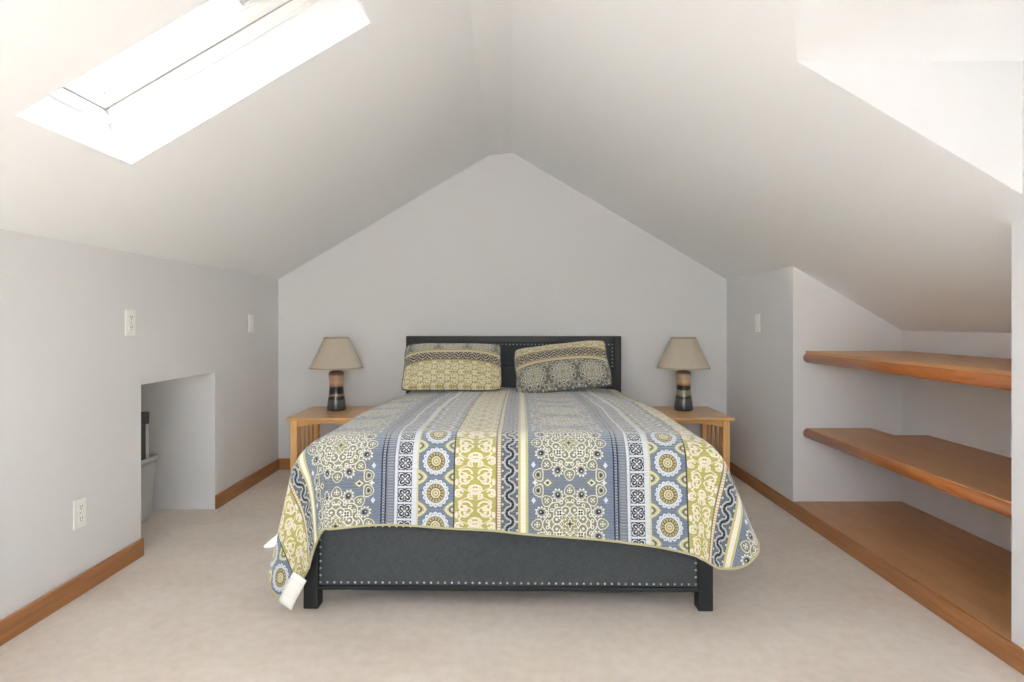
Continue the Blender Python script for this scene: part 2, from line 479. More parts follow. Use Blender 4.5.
# ceiling with skylight shaft and dormer
HX0, HX1, HY0, HY1 = -1.37, -.51, 1.655, 2.16
m = MB(); dn = (0, 0, -1)
P = lambda x, y_: (x, y_, zl(x))
GY0, GY1 = -.95, -.25  # opening for the added roof window
m.poly([P(XL, YN), P(XL, GY0), P(XA, GY0), P(XA, YN)], dn)
m.poly([P(XL, GY1), P(XL, HY0), P(XA, HY0), P(XA, GY1)], dn)
m.poly([P(XL, GY0), P(XL, GY1), P(HX0, GY1), P(HX0, GY0)], dn)
m.poly([P(HX1, GY0), P(HX1, GY1), P(XA, GY1), P(XA, GY0)], dn)
m.poly([P(XL, HY1), P(XL, YB), P(XA, YB), P(XA, HY1)], dn)
m.poly([P(XL, HY0), P(XL, HY1), P(HX0, HY1), P(HX0, HY0)], dn)
m.poly([P(HX1, HY0), P(HX1, HY1), P(XA, HY1), P(XA, HY0)], dn)
nL = Vector((-SL, 0, 1)).normalized(); sL = Vector((1, 0, SL)).normalized()
def sk(x, y_, d): return Vector((x, y_, zl(x))) + nL*d
SD = .16
m.poly([sk(HX0, HY1, 0), sk(HX1, HY1, 0), sk(HX1, HY1, .3), sk(HX0, HY1, .3)], (0, -1, 0))
m.poly([sk(HX0, HY0, 0), sk(HX1, HY0, 0), sk(HX1, HY0, .3), sk(HX0, HY0, .3)], (0, 1, 0))
m.poly([sk(HX0, HY0, 0), sk(HX0, HY1, 0), sk(HX0, HY1, .3), sk(HX0, HY0, .3)], sL)
m.poly([sk(HX1, HY0, 0), sk(HX1, HY1, 0), sk(HX1, HY1, .3), sk(HX1, HY0, .3)], -sL)
m.poly([(XA, YN, ZA), (XP, YN, ZP), (XP, YB, ZP), (XA, YB, ZA)], dn)
Q = lambda x, y_: (x, y_, zr(x))
m.poly([Q(XP, DY1), Q(XR, DY1), Q(XR, YB), Q(XP, YB)], dn)
m.poly([Q(XP, YN), Q(XR, YN), Q(XR, DY0), Q(XP, DY0)], dn)
m.poly([Q(XP, DY0), Q(DV, DY0), Q(DVR, DYM), Q(DV, DY1), Q(XP, DY1)], dn)
m.poly([Q(DX, DY0), Q(XR, DY0), Q(XR, DY1), Q(DX, DY1)], dn)
m.poly([Q(XR, YA0), Q(XALC, YA0), Q(XALC, YA1), Q(XR, YA1)], dn)
m.poly([(DV, DY1, DZ), (DVR, DYM, DZR), (DX, DYM, DZR), (DX, DY1, DZ)], dn)
m.poly([(DV, DY0, DZ), (DVR, DYM, DZR), (DX, DYM, DZR), (DX, DY0, DZ)], dn)
struct(m.build('ceiling', CEIL, fix=False))

# glass
def mk_glass(nm='window_glass', t_=1.0):
    g = newmat(nm)
    tr = _n('ShaderNodeBsdfTransparent'); tr.inputs[0].default_value = (t_, t_, t_, 1); gl = _n('ShaderNodeBsdfGlossy'); gl.inputs['Roughness'].default_value = .02
    fr = _n('ShaderNodeFresnel'); fr.inputs['IOR'].default_value = 1.35
    mxn = _n('ShaderNodeMixShader'); o = _n('ShaderNodeOutputMaterial')
    L = T.nt.links
    ge = _n('ShaderNodeNewGeometry'); fk = E(fr.outputs[0])*(1 - E(ge.outputs['Backfacing']))
    L.new(fk.v, mxn.inputs[0]); L.new(tr.outputs[0], mxn.inputs[1]); L.new(gl.outputs[0], mxn.inputs[2]); L.new(mxn.outputs[0], o.inputs[0])
    return g
GLASS = mk_glass()
TINT = mk_glass('tinted_skylight_glass', .46)
TINT2 = mk_glass('added_roof_window_glass', .74)   # tint of each face of the pane
BLINDM = mat_plain('blind_cloth', lin('#d8dade'), .9)

# skylight: frame, sash, pane, blind
def skring(mb, i0, i1, d0, d1):
    """rectangular ring between inset i0 (outer) and i1 (inner), depth d0..d1 measured out from the ceiling"""
    c = 1/math.sqrt(1 + SL*SL)
    a0, a1, b0, b1 = HX0 + i0*c, HX1 - i0*c, HY0 + i0, HY1 - i0
    e0, e1, f0, f1 = HX0 + i1*c, HX1 - i1*c, HY0 + i1, HY1 - i1
    for (x0, x1, y0, y1) in ((a0, e0, b0, b1), (e1, a1, b0, b1), (e0, e1, b0, f0), (e0, e1, f1, b1)):
        mb.hexa([sk(x0,y0,d0), sk(x1,y0,d0), sk(x1,y1,d0), sk(x0,y1,d0), sk(x0,y0,d1), sk(x1,y0,d1), sk(x1,y1,d1), sk(x0,y1,d1)])
w1 = bpy.data.objects.new('window_1', None); C.objects.link(w1); struct(w1)
mb = MB(); skring(mb, .001, .030, SD, .30); mb.build('window_frame', WHITE, w1, bevel=.002)
mb = MB(); skring(mb, .0285, .0322, SD + .033, .26); mb.build('gap_shade_strip', MIDGREY, w1)  # thin grey strip drawn in place of the shade in the sash gap
mb = MB(); skring(mb, .031, .072, SD + .036, .29); mb.build('sash', WHITE, w1, bevel=.004)
mb = MB(); skring(mb, .066, .080, SD + .062, .28); mb.build('glazing_bead', WHITE, w1, bevel=.002)
cs = 1/math.sqrt(1 + SL*SL)
mb = MB(); i = .06
mb.hexa([sk(x_, y_, d_) for d_ in (.252, .258) for (x_, y_) in ((HX0+i*cs, HY0+i), (HX1-i*cs, HY0+i), (HX1-i*cs, HY1-i), (HX0+i*cs, HY1-i))])
mb.build('pane', TINT, w1)
mb = MB(); i = .074
mb.hexa([sk(x_, y_, d_) for d_ in (.236, .240) for (x_, y_) in ((-.815, HY0+i), (HX1-i*cs, HY0+i), (HX1-i*cs, HY1-i), (-.815, HY1-i))])
mb.build('blind', BLINDM, w1)
mb = MB(); mb.tube([sk(-.815, HY0+i, .238), sk(-.815, HY1-i, .238)], .007); mb.build('blind_bar', WHITE, w1, smooth=True)

# roof window added behind the camera, unseen, to let in more daylight
def added_roof_window(nm, zf, slope, x0, x1, side):
    n_ = Vector((-side*0 - slope, 0, 1)).normalized()
    pt = lambda x_, y_, d_: Vector((x_, y_, zf(x_))) + n_*d_
    w_ = bpy.data.objects.new(nm, None); C.objects.link(w_); struct(w_)
    mb = MB(); c_ = .05
    for (a0, a1, b0, b1) in ((x0, x0+c_, GY0, GY1), (x1-c_, x1, GY0, GY1), (x0+c_, x1-c_, GY0, GY0+c_), (x0+c_, x1-c_, GY1-c_, GY1)):
        mb.hexa([pt(a0,b0,-.004), pt(a1,b0,-.004), pt(a1,b1,-.004), pt(a0,b1,-.004), pt(a0,b0,.07), pt(a1,b0,.07), pt(a1,b1,.07), pt(a0,b1,.07)])
    mb.build('window_frame', WHITE, w_, bevel=.003)
    MB().hexa([pt(a, b, d_) for d_ in (.030, .036) for (a, b) in ((x0+.04, GY0+.04), (x1-.04, GY0+.04), (x1-.04, GY1-.04), (x0+.04, GY1-.04))]).build('pane', TINT2, w_)
    return pt((x0 + x1)/2, (GY0 + GY1)/2, .09), -n_
RW1 = added_roof_window('added_window_3', zl, SL, HX0, HX1, -1)

# unseen rear window, added to send daylight in from behind the camera
w3 = bpy.data.objects.new('added_window_2', None); C.objects.link(w3); struct(w3)
mb = MB()
for (a, b, c_, d_) in ((WX0, WX1, WZ0, WZ0+.05), (WX0, WX1, WZ1-.05, WZ1), (WX0, WX0+.05, WZ0+.05, WZ1-.05), (WX1-.05, WX1, WZ0+.05, WZ1-.05), (-.03, .03, WZ0+.05, WZ1-.05), (WX0+.05, WX1-.05, 1.39, 1.42)):
    mb.box(a, b, YN-.05, YN+.015, c_, d_)
mb.build('window_frame', WHITE, w3, bevel=.003)
MB().box(WX0+.04, WX1-.04, YN-.03, YN-.024, WZ0+.04, WZ1-.04).build('pane', GLASS, w3)

# baseboards
BH, BT = .085, .014
mb = MB(); mb.box(XL, XL+BT, YN+BT, AY0+.004, 0, BH); mb.box(XL, XL+BT, AY1-.004, YB-BT, 0, BH)
struct(mb.build('baseboard_left', BASEW, bevel=.004))
mb = MB(); mb.box(XL, XR, YB-BT, YB, 0, BH); struct(mb.build('baseboard_back', BASEX, bevel=.004))
mb = MB(); mb.box(XR-BT, XR, YN+BT, YB-BT, 0, .078); struct(mb.build('baseboard_right', BASEW, bevel=.004))
mb = MB(); mb.box(XL, XR, YN, YN+BT, 0, BH); struct(mb.build('baseboard_near', BASEX, bevel=.004))

# ------------------------------------------------------------------ shelves in the alcove
SF = 1.70
def nosing_mb(x, z_top, h, y0, y1):
    n = 12; pts = []
    r = h/2
    for i in range(n+1):
        a = PI/2 + PI*i/n
        pts.append((x + math.cos(a)*r*1.0, y0, z_top - r + math.sin(a)*r))
    pts += [(x + .012, y0, z_top - h), (x + .012, y0, z_top)]
    return MB().prism(pts, (0, y1 - y0, 0))
def shelf(name, label, z, notch, drop):
    t = thing(name, label, 'shelf', (XR + .3, (YA0 + YA1)/2, z - .055), 0)
    ox, oy, oz = t.location
    y0, y1 = YA0 + .002, YA1 - .002
    x0, x1 = SF + .012, XALC - .002
    if notch:
        poly = [(x0, y0), (x1, y0), (x1, 3.28), (2.09, 3.28), (2.09, y1), (x0, y1)]
    else:
        poly = [(x0, y0), (x1, y0), (x1, y1), (x0, y1)]
    MB().prism([(a - ox, b - oy, .033) for a, b in poly], (0, 0, .022)).build('board', SHELFTOP, t, bevel=.0015)
    o = nosing_mb(SF - ox + .026, (.055 - drop), .056, y0 - oy, y1 - oy).build('front_edge', NOSING, t, bevel=0)
    for p in o.data.polygons: p.use_smooth = len(p.vertices) == 4
    tag(o, 'orange-brown rounded wooden front edge')
    for (a, b, c_, d_) in ((SF + .08, x1, y1 - .02, y1), (x1 - .02, x1, y0, (3.28 if notch else y1 - .02))):
        if notch and d_ == y1: b = 2.09
        MB().box(a - ox, b - ox, c_ - oy, d_ - oy, .004, .033).build('cleat', WALL, t)
    return t
shelf('wall_shelf', 'upper brown shelf in the right wall alcove, just below the sloped ceiling', .957, False, .013)
shelf('wall_shelf', 'middle brown shelf in the right wall alcove, with a notch cut from its back corner', .507, True, .002)
t = thing('base_shelf', 'low brown platform shelf at floor level under the two alcove shelves', 'shelf', ((XR + XALC)/2, (YA0 + YA1)/2, 0))
MB().box(XR - (XR+XALC)/2 + .001, XALC - (XR+XALC)/2 - .002, -.763, .763, .055, .079).build('board', SHELFTOP, t, bevel=.0015)
MB().box(XR - (XR+XALC)/2 + .03, XALC - (XR+XALC)/2 - .002, -.763, .763, 0, .055).build('plinth', SHELFTOP, t)

# ------------------------------------------------------------------ wall plates
def plate(loc, side, label, name, outlets, group=None):
    """plate on a side wall; side +1 faces +X, -1 faces -X"""
    t = thing(name, label, 'outlet' if outlets else 'switch plate', loc, 0)
    d = .007
    xs = sorted((0, side*d))
    MB().box(xs[0], xs[1], -.036, .036, -.060, .060).build('cover_plate', PLATE, t, bevel=.003)
    if outlets:
        for dz in (.024, -.024):
            r = MB(); n = 20
            pts = []
            for i in range(n):
                a = 2*PI*i/n
                pts.append((side*(d - .001), .0165*math.copysign(abs(math.cos(a))**.7, math.cos(a)), dz + max(-.0135, min(.0135, .0175*math.sin(a)))))
            r.prism(pts, (side*.0035, 0, 0))
            ro = r.build('receptacle', PLATE, t)
            for dy in (-.006, .006):
                x0, x1 = sorted((side*(d + .001), side*(d + .0031)))
                MB().box(x0, x1, dy - .0012, dy + .0012, dz - .001, dz + .008).build('slot', SLOT, ro)
            x0, x1 = sorted((side*(d + .001), side*(d + .0031)))
            MB().box(x0, x1, -.0022, .0022, dz - .0095, dz - .0055).build('ground_hole', SLOT, ro)
        x0, x1 = sorted((side*(d - .001), side*(d + .0012)))
        MB().lathe([(.003, -.001), (.003, .001)], 10).build('screw', MIDGREY, t, loc=(side*d, 0, 0)).rotation_euler = (0, PI/2, 0)
    else:
        x0, x1 = sorted((side*(d - .001), side*(d + .004)))
        MB().box(x0, x1, -.014, .014, -.032, .032).build('rocker', PLATE, t, bevel=.002)
    return t
plate((XL, 2.473, .338), 1, 'white power outlet low on the left wall above the baseboard', 'power_outlet', True)
plate((XL, 2.80, 1.122), 1, 'white power outlet high on the left wall, above the edge of the low recess', 'power_outlet', True)
plate((XL, 4.10, 1.115), 1, 'white switch plate on the left wall near the back corner', 'switch_plate', False)
plate((XR, 4.00, 1.118), -1, 'white switch plate on the right wall between nightstand lamp and shelf alcove', 'switch_plate', False)

# ------------------------------------------------------------------ waste bin in the recess
t = thing('waste_bin', 'light grey plastic waste bin standing in the low recess of the left wall', 'bin', (-2.182, 3.36, 0))
def bin_ring(hw, hd, z, n=10, r=.03):
    pts = []
    for cx, cy, a0 in ((hw-r, hd-r, 0), (-hw+r, hd-r, PI/2), (-hw+r, -hd+r, PI), (hw-r, -hd+r, 1.5*PI)):
        for i in range(n): 
            a = a0 + PI/2*i/(n-1); pts.append((cx + r*math.cos(a), cy + r*math.sin(a), z))
    return pts
def loft(rings, cap0=True, cap1=False):
    mb = MB(); V = [[mb.bm.verts.new(p) for p in r] for r in rings]
    n = len(V[0])
    for a, b in zip(V, V[1:]):
        for i in range(n): mb.bm.faces.new((a[i], a[(i+1)%n], b[(i+1)%n], b[i]))
    if cap0: mb.bm.faces.new(V[0][::-1])
    if cap1: mb.bm.faces.new(V[-1])
    return mb
loft([bin_ring(.113, .092, .002), bin_ring(.117, .096, .02), bin_ring(.137, .112, .35), bin_ring(.133, .108, .35), bin_ring(.112, .092, .02), bin_ring(.108, .088, .014)], True, True).build('body', TRASH, t, smooth=True)
loft([bin_ring(.135, .110, .338), bin_ring(.147, .120, .338), bin_ring(.150, .123, .350), bin_ring(.146, .119, .360), bin_ring(.135, .110, .360), bin_ring(.135, .110, .338)], False, False).build('rim', TRASH, t, smooth=True)
t = thing('storage_box', 'dark grey upright box with a pale edge strip sticking out of the grey waste bin', 'box', (-2.182, 3.36, .16))
MB().box(-.10, .112, -.060, .045, 0, .445).build('body', DARKBOX, t, bevel=.006)
o = MB().box(.094, .116, .030, .056, .06, .40).build('edge_strip', PALE, t, bevel=.003); tag(o, 'pale grey edge strip')
MB().box(-.104, .117, -.064, .060, .385, .455).build('lid', DARKBOX, t, bevel=.006)

# ------------------------------------------------------------------ bed
BC = Vector((-.0035, 3.43, 0)); BR = -.0135
bed = thing('bed', 'black wooden bed with charcoal upholstered headboard and footboard trimmed in silver nailheads', 'bed', BC, BR)
FH = .40
# local axes: foot at y = -1.09, head at +1.09
fb = MB()
fb.box(-.742, .742, -1.085, -1.04, .072, .090); fb.box(-.742, .742, -1.085, -1.04, .335, FH)
fb_o = fb.build('footboard', BLACKW, bed, bevel=.003)
MB().box(-.742, .742, -1.080, -1.045, .090, .335).build('panel', SLATE, fb_o, bevel=.006)
tag(fb_o.children[0], 'charcoal linen upholstered panel')
for sx in (-1, 1):
    MB().box(sx*.771 - .029, sx*.771 + .029, -1.09, -1.03, 0, FH + .01).build('leg', BLACKW, bed, bevel=.004)
    MB().box(sx*.775 - .012, sx*.775 + .012, -1.03, 1.03, .14, .30).build('side_rail', BLACKW, bed, bevel=.003)
hb = MB()
hb.box(-.752, .752, 1.03, 1.075, .972, 1.02); hb.box(-.752, .752, 1.03, 1.075, .30, .79)
for sx in (-1, 1): hb.box(sx*.776 - .024, sx*.776 + .024, 1.028, 1.077, .0, 1.02)
hb_o = hb.build('headboard', BLACKW, bed, bevel=.003)
o = MB().box(-.752, .752, 1.036, 1.07, .79, .972).build('panel', SLATEH, hb_o, bevel=.004); tag(o, 'dark slate upholstered panel')
# nailheads: one mesh, copied
def nail_me():
    mb = MB(); n = 10
    rings = [(.0048, 0), (.0043, .0016), (.0028, .0028), (.001, .0033)]
    V = [[mb.bm.verts.new((r*math.cos(2*PI*i/n), -z, r*math.sin(2*PI*i/n))) for i in range(n)] for r, z in rings]
    for a, b in zip(V, V[1:]):
        for i in range(n): mb.bm.faces.new((a[i], a[(i+1)%n], b[(i+1)%n], b[i]))
    mb.bm.faces.new(V[-1]); mb.bm.faces.new(V[0][::-1])
    bmesh.ops.recalc_face_normals(mb.bm, faces=mb.bm.faces)
    me = bpy.data.meshes.new('nailhead'); mb.bm.to_mesh(me); mb.bm.free()
    for p in me.polygons: p.use_smooth = True
    me.materials.append(NAIL); return me
NM = nail_me()
def nail_positions():
    out = []; n = 54
    for i in range(n + 1): out.append((-.735 + 1.47*i/n, -1.0795, .102))
    for sx in (-.735, .735):
        for j in range(1, 8): out.append((sx, -1.0795, .102 + .0276*j))
    top = [(-.735 + 1.47*i/n, -1.0795, .3235) for i in range(n + 1)]
    return out, top[1:-1]
a_, top = nail_positions()
indiv = a_ + top[:100 - len(a_)]
rest = top[100 - len(a_):]
for k, p in enumerate(indiv):
    o = bpy.data.objects.new('nailhead', NM); C.objects.link(o); o.parent = fb_o; o.location = p
for i in range(55): rest.append((-.735 + 1.47*i/54, 1.0355, .958))
for sx in (-.735, .735):
    for j in range(1, 7): rest.append((sx, 1.0355, .958 - .027*j))
bmn = bmesh.new()
for p in rest:
    b2 = bmesh.new(); b2.from_mesh(NM); bmesh.ops.translate(b2, verts=b2.verts, vec=p)
    tmp = bpy.data.meshes.new('t'); b2.to_mesh(tmp); b2.free(); bmn.from_mesh(tmp); bpy.data.meshes.remove(tmp)
me = bpy.data.meshes.new('nailhead_trim'); bmn.to_mesh(me); bmn.free()
o = link('nailhead_trim', me, bed, NAIL); o['kind'] = 'stuff'
for p in me.polygons: p.use_smooth = True

# ------------------------------------------------------------------ quilt
ZT = .688; R0 = .125; W0 = .73; Y0 = -1.0; YH = .985
UL, UR = -1.235, 1.075
def hem_b(u):                     # how far the cloth runs past the fold at the foot
    return .420 + .105*max(0, min(1, (u + .05)/.80))**1.6 + .012*math.sin(u*5.0 + 1) + (.085*max(0, min(1, (-u - .72)/.22))**1.3)
def quilt_pos(u, b_):
    """u across, b_ = signed distance past the fold line towards the foot"""
    sx = -1 if u < 0 else 1
    W0 = .685 if sx < 0 else .715
    a = max(0, abs(u) - W0); b = max(0, b_)
    r = math.hypot(a, b)
    cx = sx*min(abs(u), W0); cy = Y0 - min(b_, 0)
    und = .006*noise.noise(Vector((u*2.6, b_*2.6, 3.1))) + .0025*noise.noise(Vector((u*9, b_*9, 1)))
    headsag = -.045*min(1, max(0, (-b_ - .55)/1.1))**1.5
    edge = -.012*(min(abs(u), W0)/W0)**4
    if r < 1e-6: return Vector((cx, cy, ZT + und*1.6 + headsag + edge))
    th = math.degrees(math.atan2(b, a))
    F = 7 if sx < 0 else 20
    c = 31 if sx < 0 else 46
    bump = math.exp(-((th - c)/(15 if sx < 0 else 20))**2)
    pm = math.radians(85 - F*bump - (2 if th > 80 else 0))
    R = (R0 + (.025*math.cos(math.radians(th)) if sx < 0 else 0))*(1 + .25*bump)
    n = 24; h = d = 0; ds = r/n
    for i in range(n):
        s_ = (i + .5)*ds
        f = pm*min(1, s_/(R*pm/ (PI/2)*PI/2)) if R > 0 else pm
        f = pm*min(1, s_/(R*1.45))
        h += math.cos(f)*ds; d += math.sin(f)*ds
    ux, uy = a/r, b/r
    fade = min(1, r/.3)
    # hanging folds
    if a < 1e-6: h += fade*(.006*math.sin(u*7.5 + .6) + .004*math.sin(u*17))
    elif b < 1e-6: h += fade*.010*math.sin(b_*6.5)
    return Vector((cx + sx*ux*h, cy - uy*h, ZT + headsag*(1 if b_ < 0 else 0) + edge + und*(1 - .5*fade) - d))
NU, NV = 230, 230
bm = bmesh.new(); uvl = None
us = [UL + (UR - UL)*i/NU for i in range(NU + 1)]
grid = []; uvs = {}
def corner_round(u, b):
    # round off the cloth corner
    for (ue, rad) in ((UL, .13), (UR, .20)):
        sx = -1 if ue < 0 else 1
        hb_ = hem_b(ue)
        ca, cb = abs(ue) - rad, hb_ - rad
        if sx*u > ca and b > cb:
            da, db = sx*u - ca, b - cb; rr = math.hypot(da, db); mxx = max(da, db)
            if rr > 1e-9:
                k = mxx/rr
                return sx*(ca + da*k), cb + db*k
    return u, b
for j in range(NV + 1):
    row = []
    for u in us:
        hbm = hem_b(u); b0 = -(YH - Y0) 
        b = b0 + (hbm - b0)*j/NV
        uu, bb = corner_round(u, b)
        v = bm.verts.new(quilt_pos(uu, bb)); uvs[v] = (uu, bb); row.append(v)
    grid.append(row)
uvl = bm.loops.layers.uv.new('UVMap')
for j in range(NV):
    for i in range(NU):
        f = bm.faces.new((grid[j+1][i], grid[j+1][i+1], grid[j][i+1], grid[j][i])); f.smooth = True
        for l in f.loops: l[uvl].uv = uvs[l.vert]
hem = [grid[j][0].co.copy() for j in range(0, NV+1, 2)] + [grid[NV][i].co.copy() for i in range(0, NU+1, 2)] + [grid[j][NU].co.copy() for j in range(NV, -1, -2)]
hem2 = [hem[0]]
for p in hem[1:]:
    if (p - hem2[-1]).length > .003: hem2.append(p)
me = bpy.data.meshes.new('quilt'); bm.to_mesh(me); bm.free()
quilt = link('quilt', me, None, QUILT, BC); quilt.rotation_euler = (0, 0, BR)
md = quilt.modifiers.new('solid', 'SOLIDIFY'); md.thickness = .010; md.offset = -1
tag(quilt, 'blue, olive and cream patterned quilt draped over the bed, striped with medallions and rosettes', 'quilt')
MB().tube(hem2, .0045, 6).build('binding', BINDING, quilt, smooth=True)
# care tag on the left corner
ctm = newmat('care_tag_cloth'); x, y, z, v = objco()
col = over(lin('#e9e9e4'), lin('#c2c3c2'), (cos(z*900) > .75) * (noisef(v, 160, 1) > .48) * band(z, -.085, -.02))
finish(col, .8)
def place_tag():
    tip = quilt_pos(*corner_round(-1.16, hem_b(UL)))
    w = .062; L = .125
    bmt = bmesh.new(); n = 10; V = []
    for j in range(n + 1):
        s = j/n
        row = [bmt.verts.new((-w/2 + w*i/4, -.012*math.sin(s*2.2) , -L*s)) for i in range(5)]
        V.append(row)
    for j in range(n):
        for i in range(4): bmt.faces.new((V[j][i], V[j][i+1], V[j+1][i+1], V[j+1][i])).smooth = True
    me = bpy.data.meshes.new('care_tag'); bmt.to_mesh(me); bmt.free()
    o = link('care_tag', me, quilt, ctm)
    o.modifiers.new('s', 'SOLIDIFY').thickness = .0012
    tag(o, 'white cloth care tag')
    return o
ctag = place_tag()

# mattress under the quilt
def rbox(hw, y0, y1, z0, z1, r, name, mat, parent):
    mb = MB().box(-hw, hw, y0, y1, z0, z1)
    o = mb.build(name, mat, parent); b = o.modifiers.new('b', 'BEVEL'); b.width = r; b.segments = 5
    return o
MATT = mk_linen('mattress_ticking', lin('#1e2022'), lin('#2a2c2f'))
mt = rbox(.70, -1.0, 1.02, .30, .60, .06, 'mattress', MATT, None)
mt.location = BC; mt.rotation_euler = (0, 0, BR)
tag(mt, 'black mattress lying in the bed frame under the quilt', 'mattress')

# ------------------------------------------------------------------ pillows
def pillow(label, W, H, Tk, mat, loc, rot, seed, slump):
    root = thing('pillow', label, 'pillow', loc); root.rotation_euler = rot
    n = 44; bm = bmesh.new(); uvl = bm.loops.layers.uv.new('UVMap')
    def P(i, j, side):
        a = -1 + 2*i/n; b = -1 + 2*j/n
        ax = math.sin(a*PI/2); bz = math.sin(b*PI/2)
        x = W/2*ax*(1 - .035*(1 - bz*bz)*1.0 ); z = H/2*bz*(1 - .05*(1 - ax*ax))
        # rounded corners
        cr = abs(ax)**4*abs(bz)**4; x *= 1 - .05*cr; z *= 1 - .10*cr
        t = Tk/2*((1 - abs(ax)**2.6)**.62)*((1 - abs(bz)**2.6)**.62)
        t *= 1 + slump*(-bz)*.5
        nz = noise.noise(Vector((ax*1.7 + seed, bz*1.7, side*3)))*.014 + noise.noise(Vector((ax*5 + seed, bz*5, side*3)))*.004
        t = t*(1 + nz*4) if t > 0 else 0
        x += .008*noise.noise(Vector((bz*1.5, seed, 2)))*abs(ax); z += .010*noise.noise(Vector((ax*1.5, seed, 5)))*abs(bz)
        return Vector((x, -side*t, z)), (x, (bz + 1)/2)
    G = {}; UV = {}
    for side in (1, -1):
        for i in range(n+1):
            for j in range(n+1):
                if side == -1 and (i in (0, n) or j in (0, n)): G[side, i, j] = G[1, i, j]; continue
                co, w = P(i, j, side); v = bm.verts.new(co); G[side, i, j] = v; UV[v] = w
    for side in (1, -1):
        for i in range(n):
            for j in range(n):
                q = [G[side, i, j], G[side, i+1, j], G[side, i+1, j+1], G[side, i, j+1]]
                if side == -1: q = q[::-1]
                f = bm.faces.new(q); f.smooth = True
                for l in f.loops: l[uvl].uv = UV[l.vert]
    rim = [G[1, i, 0] for i in range(n)] + [G[1, n, j] for j in range(n)] + [G[1, i, n] for i in range(n, 0, -1)] + [G[1, 0, j] for j in range(n, 0, -1)]
    rim = [v.co.copy() for v in rim]
    me = bpy.data.meshes.new('sham_cover'); bm.to_mesh(me); bm.free()
    o = link('sham_cover', me, root, mat)
    r2 = [rim[0]]
    for p in rim[1:]:
        if (p - r2[-1]).length > .004: r2.append(p)
    MB().tube(r2, .0055, 6, closed=True).build('piping', PIPING, root, smooth=True)
    return root
pillow('quilted pillow on the left half of the bed, gold scrollwork below its chain stripe', .70, .43, .20, SHAM_A,
       (-.420, 4.235, .808), (math.radians(-42), 0, math.radians(1)), 1.3, .25)
pillow('tilted quilted pillow on the right half of the bed, gold scrollwork above its chain stripe', .675, .43, .19, SHAM_B,
       (.352, 4.24, .808), (math.radians(-42), math.radians(-6), math.radians(-3)), 8.7, .3)

# ------------------------------------------------------------------ nightstands
def nightstand(label, x0, x1, name='nightstand'):
    y0, y1, zt = 3.99, 4.55, .487
    cx, cy = (x0 + x1)/2, (y0 + y1)/2
    t = thing(name, label, 'nightstand', (cx, cy, 0), 0)
    hw, hd = (x1 - x0)/2, (y1 - y0)/2
    MB().box(-hw, hw, -hd, hd, zt - .020, zt).build('top', OAKX, t, bevel=.004)
    li = .018; lw = .045; lx = hw - li - lw/2; ly = hd - .038 - lw/2
    for sx in (-1, 1):
        for sy in (-1, 1):
            MB().box(sx*lx - lw/2, sx*lx + lw/2, sy*ly - lw/2, sy*ly + lw/2, 0, zt - .020).build('leg', OAK, t, bevel=.003)
    # arched aprons front and back
    for sy in (-1, 1):
        a = lx - lw/2; n = 20; zb = zt - .020 - .052
        pts = [(a, sy*ly - .01, zt - .020), (-a, sy*ly - .01, zt - .020)]
        for i in range(n + 1):
            s = -1 + 2*i/n; pts.append((a*s, sy*ly - .01, zb + .026*(1 - s*s)))
        MB().prism(pts, (0, .02, 0)).build('apron', OAKX, t)
    for sx in (-1, 1):
        MB().box(sx*lx - .010, sx*lx + .010, -ly + lw/2, ly - lw/2, zt - .075, zt - .020).build('side_apron', OAK, t, bevel=.002)
        MB().box(sx*lx - .010, sx*lx + .010, -ly + lw/2, ly - lw/2, .105, .145).build('side_stretcher', OAK, t, bevel=.002)
        for k in range(4):
            yy = -.126 + .084*k
            MB().box(sx*lx - .007, sx*lx + .007, yy - .016, yy + .016, .145, zt - .075).build('slat', OAK, t, bevel=.002)
    MB().box(-lx + .010, lx - .010, -ly - lw/2 + .012, ly, .122, .142).build('lower_shelf', OAKX, t, bevel=.003)
    return t
nightstand('honey oak nightstand with slatted sides left of the bed, in the back left corner', -1.507, -.945)
nightstand('honey oak nightstand with slatted sides right of the bed, beside the right wall', .915, 1.482)

# ------------------------------------------------------------------ lamps
def mk_glaze(name, stops):
    m = newmat(name); x, y, z, v = objco()
    w = noisef(v, 14, 3)*.10 - .05
    f = z/.292 + w
    c = ramp(f, stops)
    n = noisef(v, 60, 4)
    finish(mulcol(c, n*.4 + .8), .28, bump=n, bstr=.1, bdist=.002, coat=.3); return m
GL_A = mk_glaze('stoneware_glaze_dark_band', [(0, lin('#2f2f2f')), (.05, lin('#55534f')), (.24, lin('#6b6966')), (.28, lin('#2a2724')), (.335, lin('#35302b')), (.36, lin('#b39c80')), (.40, lin('#8a7660')), (.425, lin('#272422')), (.57, lin('#2c2825')), (.60, lin('#b58d66')), (.68, lin('#d0ac94')), (.86, lin('#bd9c80')), (.89, lin('#7a5f4a')), (1, lin('#5f4d3e'))])
GL_B = mk_glaze('stoneware_glaze_olive_band', [(0, lin('#2a2b2c')), (.06, lin('#47494a')), (.27, lin('#5b5d5e')), (.31, lin('#2b2927')), (.345, lin('#3a3733')), (.37, lin('#8f8a72')), (.50, lin('#9a937a')), (.53, lin('#2a2622')), (.60, lin('#2c2723')), (.63, lin('#b98f5c')), (.70, lin('#d2b996')), (.88, lin('#c6ae8e')), (.92, lin('#7d6a52')), (1, lin('#6b5b48'))])
